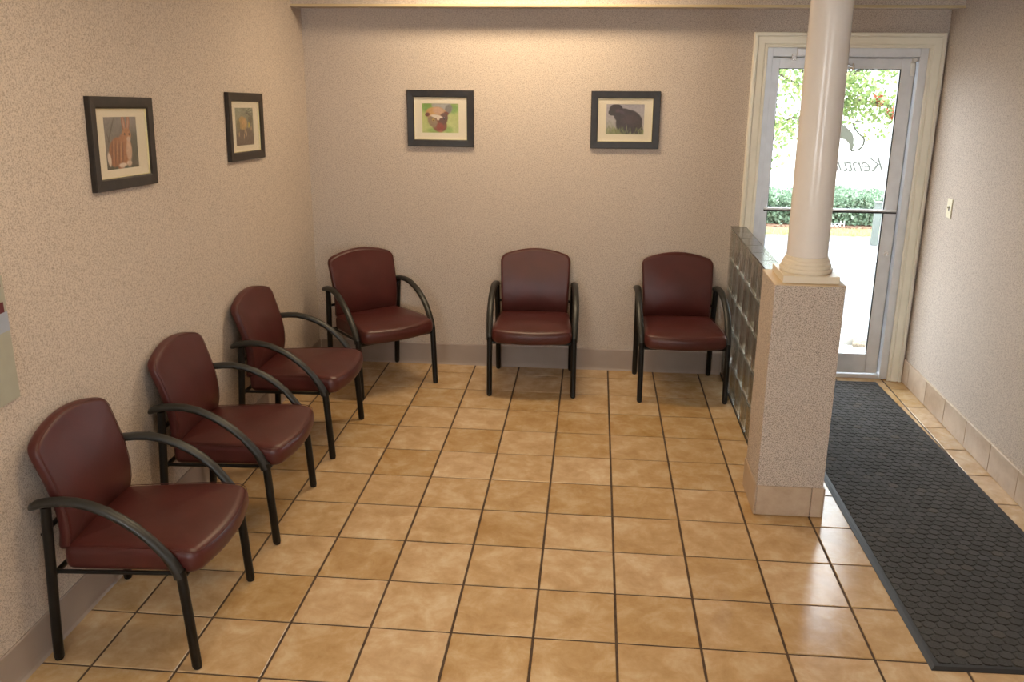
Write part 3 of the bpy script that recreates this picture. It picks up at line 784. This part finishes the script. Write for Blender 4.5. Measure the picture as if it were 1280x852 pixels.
def build_chair():
    r = tag(empty('waiting_chair'), 'chair', 'chair', 'burgundy waiting room chairs')
    # seat: outline a=x, b=y (front at -y)
    def seat_def(x, y, c):
        f = max(0, min(1, (-y - 0.10) / 0.22))
        z = 0.394 + c + 0.020 * max(0, min(1, (0.20 - y) / 0.38)) - 0.018 * f * f * (1 if c > 0 else 0.15)
        return (x, y, z)
    bm = B(); ol = rrect(0.253, 0.232, -0.292, 0.200, 0.038, bow_b=-0.040)
    sm_ = pad(bm, ol, 0.102, 0.034, 0.013, seat_def, 0.002)
    seat = obj('seat', bm, M['vinyl'], r, smooth=True)
    bm = B(); tube(bm, sm_ + [sm_[0]], 0.0014, 6, cap=False); obj('seam', bm, M['vinyl'], seat, smooth=True)
    # back: a=x, b=z ; c + is front (-y)
    tab = [(0.40, 0.195), (0.45, 0.178), (0.50, 0.170), (0.57, 0.174), (0.64, 0.188), (0.72, 0.213), (0.78, 0.235), (0.83, 0.247), (0.88, 0.254)]
    def back_def(x, z, c):
        yf = sum(interp(tab, z + dz) for dz in (-.03, -.015, 0, .015, .03)) / 5
        y = yf + 0.023 - c - 0.014 * (x / 0.23) ** 2
        return (x, y, z)
    bm = B(); ol = rrect(0.222, 0.235, 0.415, 0.810, 0.032, bow_t=0.048)
    sm_ = pad(bm, ol, 0.046, 0.018, 0.010, back_def, 0.001)
    back = obj('backrest', bm, M['vinyl'], r, smooth=True)
    bm = B(); tube(bm, sm_ + [sm_[0]], 0.0014, 6, cap=False); obj('seam', bm, M['vinyl'], back, smooth=True)
    # legs
    def leg(pts, rr=0.0175):
        bm = B(); tube(bm, pts, [rr * 0.8] + [rr] * (len(pts) - 2) + [rr], 14)
        l = obj('leg', bm, M['blackmetal'], r, smooth=True, angle=50)
        p = Vector(pts[0]); bm = B(); tube(bm, [(p.x, p.y, 0.0), (p.x, p.y, 0.003), (p.x, p.y, 0.010), p + Vector((0, 0, 0.004))], [0.010, 0.0145, 0.0155, 0.0155], 12)
        obj('foot_glide', bm, M['glide'], l, smooth=True, angle=50)
    for s in (-1, 1):
        leg([(s * 0.268, -0.262, 0.009), (s * 0.268, -0.261, 0.013), (s * 0.2675, -0.250, 0.2), (s * 0.267, -0.238, 0.39)])
        leg([(s * 0.252, 0.250, 0.009), (s * 0.252, 0.250, 0.013), (s * 0.252, 0.240, 0.2), (s * 0.255, 0.222, 0.45), (s * 0.258, 0.211, 0.610)])
        P = [(0.268, 0.2445, .606), (0.262, 0.25, .612), (0.2635, 0.235, .622), (0.264, 0.205, .630), (0.2655, 0.15, .636), (0.268, 0.10, .636), (0.2705, 0.045, .626), (0.2725, -0.01, .606), (0.274, -0.06, .580), (0.2745, -0.105, .549), (0.274, -0.15, .508), (0.272, -0.185, .465), (0.270, -0.212, .425), (0.268, -0.230, .385), (0.2678, -0.2345, .365)]
        P[0] = (0.262, 0.262, .604)
        P[1] = (0.2615, 0.253, .612)
        bm = B(); tube(bm, [(s * a, b, c) for a, b, c in P],
                       [0.007, 0.0135, 0.0155, 0.0155, 0.0155, 0.0155, 0.0155, 0.0155, 0.0155, 0.0155, 0.0145, 0.016, 0.0185, 0.0205, 0.0205], 16,
                       rx=[0.014, 0.0235, 0.0245, 0.0245, 0.024, 0.023, 0.021, 0.021, 0.021, 0.021, 0.021, 0.0205, 0.0205, 0.0205, 0.0205], up=(1, 0, 0))
        obj('armrest', bm, M['armplastic'], r, smooth=True, angle=50)
    bm = B()
    for s in (-1, 1):
        tube(bm, [(s * 0.243, -0.235, 0.364), (s * 0.238, 0.225, 0.350)], 0.008, 8)
    tube(bm, [(-0.252, -0.236, 0.352), (0.252, -0.236, 0.352)], 0.010, 8)
    tube(bm, [(-0.242, 0.228, 0.340), (0.242, 0.228, 0.340)], 0.010, 8)
    obj('seat_frame', bm, M['blackmetal'], r, smooth=True, angle=50)
    bm = B()
    tube(bm, [(-0.252, 0.238, 0.50), (-0.12, 0.252, 0.50), (0.12, 0.252, 0.50), (0.252, 0.238, 0.50)], 0.009, 8)
    obj('back_support', bm, M['blackmetal'], r, smooth=True, angle=50)
    return r

def copy_tree(o, parent=None):
    c = o.copy(); C.objects.link(c); c.parent = parent
    for ch in [x for x in bpy.data.objects if x.parent == o]: copy_tree(ch, c)
    return c
proto = build_chair()
# (front-mid x, front-mid y, yaw, label)
CH = [((0.372, -2.497), 92.0, 'burgundy chair nearest the camera, first of three along the left wall'),
      ((0.367, -1.677), 90.8, 'burgundy chair in the middle of the three along the left wall'),
      ((0.374, -0.819), 88.4, 'burgundy chair farthest from the camera of three along the left wall'),
      ((0.508, -0.079), 40.5, 'burgundy chair turned diagonally in the back left corner'),
      ((1.3635, -0.082), 1.6, 'burgundy chair facing forward at the back wall between the two pictures'),
      ((2.320, -0.086), 3.0, 'burgundy chair at the back wall beside the glass blocks')]
kids = [x for x in bpy.data.objects if x.parent == proto]
for i, ((fx, fy), yaw, lab) in enumerate(CH):
    o = proto if i == 0 else copy_tree(proto)
    a = math.radians(yaw)
    off = Matrix.Rotation(a, 3, 'Z') @ Vector((0, -0.262, 0))
    o.location = (fx - off.x, fy - off.y, 0.0); o.rotation_euler = (0, 0, a); o['label'] = lab

# ------------------------------------------------------------------ floor mat
matq = [(2.972, -2.523), (3.790, -2.500), (3.662, 0.425), (2.932, 0.420)]       # near left, near right, far right, far left
mt_ = tag(empty('runner_mat', (3.34, -1.05, 0)), 'long charcoal runner mat with a scale pattern leading to the door', 'floor mat')
def mq(u, v, z):
    a = Vector(matq[0]).lerp(Vector(matq[1]), u); b = Vector(matq[3]).lerp(Vector(matq[2]), u)
    p = a.lerp(b, v); return Vector((p.x, p.y, z)) - Vector(mt_.location)
bm = B()
e1, e2 = 0.016, 0.030
Lm, Wm_ = 2.94, 0.78
def ring(ins, z): 
    du, dv = ins / Wm_, ins / Lm
    return [bm.verts.new(mq(u, v, z)) for u, v in ((du, dv), (1 - du, dv), (1 - du, 1 - dv), (du, 1 - dv))]
rs = [ring(0, 0.0012), ring(0, 0.003), ring(e1, 0.0085), ring(e2, 0.0085), ring(e2 + 0.002, 0.0055)]
for a, b in zip(rs, rs[1:]):
    for i in range(4): bm.faces.new((a[i], a[(i + 1) % 4], b[(i + 1) % 4], b[i]))
bm.faces.new(rs[0][::-1]); bm.faces.new(rs[-1])
obj('rubber_backing', bm, M['rubber'], mt_)
mtc, nt, b = newmat('charcoal_carpet_fibre')
g = nt.nodes.new('ShaderNodeNewGeometry'); tc = nt.nodes.new('ShaderNodeTexCoord')
r1 = ramp(nt, g.outputs['Random Per Island'], [(0, (0.030, 0.027, 0.025)), (0.9, (0.050, 0.047, 0.045)), (1, (0.066, 0.056, 0.043))])
n1 = N(nt, 'ShaderNodeTexNoise', Scale=420.0, Detail=2.0); nt.links.new(tc.outputs['Object'], n1.inputs['Vector'])
r2 = ramp(nt, n1.outputs[0], [(0.35, (0.45, 0.45, 0.45)), (0.65, (1.35, 1.35, 1.35))])
mx = nt.nodes.new('ShaderNodeMix'); mx.data_type = 'RGBA'; mx.blend_type = 'MULTIPLY'; mx.inputs[0].default_value = 1
nt.links.new(r1.outputs[0], mx.inputs[6]); nt.links.new(r2.outputs[0], mx.inputs[7]); nt.links.new(mx.outputs[2], b.inputs['Base Color'])
b.inputs['Roughness'].default_value = 0.95; b.inputs['Sheen Weight'].default_value = 0.15; b.inputs['Specular IOR Level'].default_value = 0.2
bump(nt, b, n1.outputs[0], 1.0, 0.003)
bm = B()
NX, NY = 14, 70
iw0, iw1 = (e2 + 0.003) / Wm_, 1 - (e2 + 0.003) / Wm_
iv0, iv1 = (e2 + 0.003) / Lm, 1 - (e2 + 0.003) / Lm
su, sv = (iw1 - iw0) / NX, (iv1 - iv0) / NY
for j_ in range(NY):
    for i_ in range(-1, NX + 1):
        cu_ = iw0 + (i_ + 0.5 + 0.5 * (j_ % 2)) * su; cv_ = iv0 + (j_ + 0.5) * sv
        hh = random.uniform(-0.0006, 0.0006)
        ringo, ringi = [], []
        for (a, b_) in ((0, -.67), (.42, -.45), (.5, -.2), (.5, .2), (.40, .47), (0, .67), (-.40, .47), (-.5, .2), (-.5, -.2), (-.42, -.45)):
            for rr, lst, z in ((0.96, ringo, 0.0056), (0.86, ringi, 0)):
                uu = min(max(cu_ + a * rr * su, iw0), iw1); vv = min(max(cv_ + b_ * rr * sv, iv0), iv1)
                zz = z if z else 0.0088 + hh - b_ * 0.0012
                lst.append((uu, vv, zz))
        if max(p[0] for p in ringo) - min(p[0] for p in ringo) < 0.3 * su: continue
        vo = [bm.verts.new(mq(*p)) for p in ringo]; vi = [bm.verts.new(mq(*p)) for p in ringi]
        bm.faces.new(vi)
        for q in range(len(vo)): bm.faces.new((vo[q], vo[(q + 1) % len(vo)], vi[(q + 1) % len(vo)], vi[q]))
o = obj('carpet_scales', bm, mtc, mt_); tag(o, kind='stuff')

# ------------------------------------------------------------------ long ceiling lights, unseen, added to produce the room's lighting
lens = bpy.data.materials.new('lamp_lens'); lens.use_nodes = True
e = lens.node_tree.nodes['Principled BSDF']; e.inputs['Emission Color'].default_value = (*LAMP_COL, 1); e.inputs['Emission Strength'].default_value = 6
LN = ['farthest', 'middle', 'nearest']
for q, (x, y, P) in enumerate(LAMPS):
    r = tag(empty('ceiling_light', (x, y, ZC)), ['long ceiling light nearest the back wall, above the picture edge', 'long ceiling light over the middle of the waiting room', 'long ceiling light over the camera position'][q], 'ceiling light', 'long ceiling lights')
    bm = B()
    for d in ((-0.63, -0.60, -0.17, 0.17), (0.60, 0.63, -0.17, 0.17), (-0.60, 0.60, -0.17, -0.15), (-0.60, 0.60, 0.15, 0.17)): box(bm, d[0], d[1], d[2], d[3], -0.03, 0)
    obj('frame', bm, M['whiteplastic'], r)
    bm = B(); box(bm, -0.60, 0.60, -0.15, 0.15, -0.012, -0.002); obj('lens', bm, lens, r)
    ld = bpy.data.lights.new('lamp', 'AREA'); ld.shape = 'RECTANGLE'; ld.size = 1.18; ld.size_y = 0.28; ld.energy = P; ld.color = LAMP_COL
    lo = bpy.data.objects.new('lamp', ld); C.objects.link(lo); lo.parent = r; lo.location = (0, 0, -0.02)

# ------------------------------------------------------------------ outside
GZ = -0.03
bm = B(); box(bm, -30, 45, 1.75, 5.75, GZ - 0.2, GZ)
tag(obj('parking_lot', bm, M['asphalt']), kind='structure')
bm = B(); box(bm, -30, 45, YB + 0.2, 1.75, GZ - 0.2, GZ + 0.004)
tag(obj('entrance_walk', bm, M['concrete']), kind='structure')
bm = B(); box(bm, -30, 45, 5.75, 6.2, GZ - 0.2, GZ - 0.005)
tag(obj('grass_verge', bm, plain('turf', (0.34, 0.35, 0.18), 0.95, noise=0.3, nscale=10)), kind='structure')
bm = B(); box(bm, -30, 45, 6.2, 9.0, GZ - 0.2, GZ)
tag(obj('mulch_bed', bm, M['mulch']), kind='structure')
bm = B(); box(bm, -30, 45, 9.0, 40, GZ - 0.2, GZ)
tag(obj('far_lot', bm, M['concrete']), kind='structure')
rng = np.random.RandomState(4)
def leaves(n, sampler, size, mat, name, parent=None, up=False):
    vs, fs = [], []
    k = 0
    while k < n:
        c = sampler()
        if c is None: continue
        s = size * rng.uniform(0.6, 1.3)
        d = rng.normal(size=3); d /= np.linalg.norm(d); e_ = np.cross(d, rng.normal(size=3)); e_ /= np.linalg.norm(e_)
        if up: d = np.array([rng.uniform(-.4, .4), rng.uniform(-.4, .4), 1.0]); e_ = np.array([rng.uniform(-1, 1), rng.uniform(-1, 1), 0.0]) * 0.25
        i0 = len(vs)
        vs += [tuple(c - d * s * .5), tuple(c + e_ * s * .32), tuple(c + d * s * .5), tuple(c - e_ * s * .32)]
        fs.append((i0, i0 + 1, i0 + 2, i0 + 3)); k += 1
    me = bpy.data.meshes.new(name); me.from_pydata(vs, [], fs)
    o = link(name, me, mat, parent); o['kind'] = 'stuff'; return o
def grass_s(): return np.array([rng.uniform(3.6, 7.2), rng.uniform(5.80, 6.14), GZ + 0.02])
g_ = leaves(9000, grass_s, 0.055, M['grass'], 'grass', up=True)
tag(g_, 'strip of yellow-green grass at the edge of the car park outside', 'grass')
bm = B(); rr_ = random.Random(3)
for _ in range(1500):
    x, y = rr_.uniform(3.6, 7.4), rr_.uniform(6.22, 6.45)
    a = rr_.uniform(0, 3.14); l = rr_.uniform(.01, .03)
    p = Vector((x, y, GZ + rr_.uniform(0, .012))); d = Vector((math.cos(a), math.sin(a), rr_.uniform(-.3, .3))) * l; s = Vector((-d.y, d.x, 0)) * 0.4
    bm.faces.new([bm.verts.new(p - d), bm.verts.new(p + s), bm.verts.new(p + d), bm.verts.new(p - s + Vector((0, 0, .006)))])
o = obj('mulch_chips', bm, M['mulch']); tag(o, 'reddish bark mulch at the foot of the hedge outside', 'mulch', kind='stuff')
# hedge
hg = tag(empty('clipped_hedge', (5.4, 7.0, GZ)), 'low clipped green hedge beyond the car park, seen through the door', 'hedge')
def hedge_s():
    x = rng.uniform(3.2, 7.9); top = 0.345 + 0.03 * math.sin(x * 5) + 0.025 * math.sin(x * 11 + 1)
    if rng.rand() < 0.55: return np.array([x - 5.4, -0.42 + 0.06 * rng.normal() * .6, rng.uniform(0.02, top)])
    return np.array([x - 5.4, rng.uniform(-0.42, 0.5), top + 0.02 * rng.normal()])
leaves(15000, hedge_s, 0.055, M['hedge'], 'foliage', hg)
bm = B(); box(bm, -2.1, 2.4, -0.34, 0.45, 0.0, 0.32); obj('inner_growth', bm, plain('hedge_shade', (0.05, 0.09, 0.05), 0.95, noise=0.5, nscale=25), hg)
# tree: trunk hidden by the column, low hanging crown
tr = tag(empty('leafy_tree', (5.02, 8.3, GZ)), 'light green leafy tree beyond the hedge, seen through the door glass', 'tree')
bm = B(); tube(bm, [(0, 0, 0), (0.02, 0.02, 0.7), (-0.03, 0, 1.5), (0.05, 0, 2.6), (0, 0, 3.6)], [0.07, 0.06, 0.05, 0.04, 0.015], 10)
obj('trunk', bm, M['bark'], tr, smooth=True)
tips = []
for i in range(26):
    a = rng.uniform(0, 6.28); z0 = rng.uniform(1.2, 3.0); L = rng.uniform(0.8, 1.9)
    end = np.array([math.cos(a) * L, math.sin(a) * L * .8, z0 + rng.uniform(-0.2, 0.7)])
    mid = end * 0.5 + np.array([0, 0, z0 * .5 + 0.1])
    mid[2] = (z0 + end[2]) / 2 + 0.12
    bm = B(); tube(bm, [(0, 0, z0 - 0.15), tuple(mid), tuple(end)], [0.028, 0.018, 0.006], 6); obj('branch', bm, M['bark'], tr)
    for t in np.linspace(0.35, 1.05, 5): tips.append(np.array([mid[0] * 2 * t * (1 - t / 2) * 0 + end[0] * t, end[1] * t, z0 + (end[2] - z0) * t]))
tips = [t for t in tips if not (t[2] < 1.45 and t[0] > .25 and t[0] < 1.0)]
for q in ((1.25, -.3, 1.15), (1.3, -.2, 1.3), (.95, -.3, 1.35), (-.35, -.2, .95), (-.3, -.2, 1.2), (-.4, -.1, .75), (1.2, -.2, 1.5), (.7, -.2, 1.75), (.4, -.2, 1.62), (.5, 0, 1.9), (.95, 0, 1.85), (1.3, 0, 1.8), (-.3, 0, 1.7)): tips.append(np.array(q) - np.array([.27, 0, 0]))
def tree_s():
    t = tips[rng.randint(len(tips))]
    return t + rng.normal(size=3) * np.array([.17, .17, .12])
leaves(11500, tree_s, 0.075, M['leaf'], 'foliage', tr)
def red_s():
    c = [(1.18, -.45, 1.42), (1.24, -.45, 1.36), (.98, -.45, 1.60), (1.30, -.45, 1.66)][rng.randint(4)]
    return np.array(c) - np.array([.27, 0, 0]) + rng.normal(size=3) * .035
leaves(170, red_s, 0.07, M['redleaf'], 'orange_leaf_clusters', tr)
# white signpost in front of the hedge
ps = tag(empty('white_post', (5.10, 5.3, GZ)), 'short white post standing at the car park edge before the hedge', 'post')
bm = B(); box(bm, -0.035, 0.035, -0.035, 0.035, 0, 0.50, 0.004); obj('shaft', bm, M['postpaint'], ps)
bm = B(); box(bm, -0.042, 0.042, -0.042, 0.042, 0.50, 0.525, 0.006); obj('cap', bm, M['postpaint'], ps)
# pale painted line in the lot
bm = B()
vs = [bm.verts.new(p) for p in ((4.45, 5.6, GZ + .002), (4.55, 5.6, GZ + .002), (5.6, 1.9, GZ + .002), (5.48, 1.9, GZ + .002))]; bm.faces.new(vs)
lo_ = obj('bay_line', bm, M['lotpaint']); tag(lo_, kind='structure')
# flared curb end beside the walk
cb = tag(empty('curb_end', (4.3, 1.35, GZ)), 'pale concrete curb end on the walk just outside the door', 'curb')
bm = B()
pl = [(-0.62, -0.02), (-0.35, 0.16), (0.1, 0.28), (0.9, 0.30), (0.9, 0.02), (0.1, 0.0), (-0.35, -0.06)]
a = [bm.verts.new((x, y, 0.0)) for x, y in pl]; b_ = [bm.verts.new((x * 0.98 + 0.01, y, 0.11)) for x, y in pl]
bm.faces.new(a[::-1]); bm.faces.new(b_)
for i in range(len(pl)): bm.faces.new((a[i], a[(i + 1) % 7], b_[(i + 1) % 7], b_[i]))
ob_ = obj('curb_top', bm, M['concrete'], cb)
bm = B(); tube(bm, [(-0.55, -0.055, 0.03), (-0.35, -0.09, 0.035), (0.1, -0.03, 0.035), (0.9, -0.01, 0.035)], 0.03, 6)  # brown strip along the foot of the curb
obj('gritty_edge', bm, M['curbside'], cb)
# white building far behind
fb = tag(empty('white_building', (8, 22, GZ)), 'bright white building wall far beyond the trees', 'building')
bm = B(); box(bm, -16, 16, 0, 6, 0, 4.2); obj('wall', bm, M['farwall'], fb)
bm = B(); box(bm, -16.3, 16.3, -0.4, 6.3, 4.2, 4.4); obj('roof', bm, M['farwall'], fb)
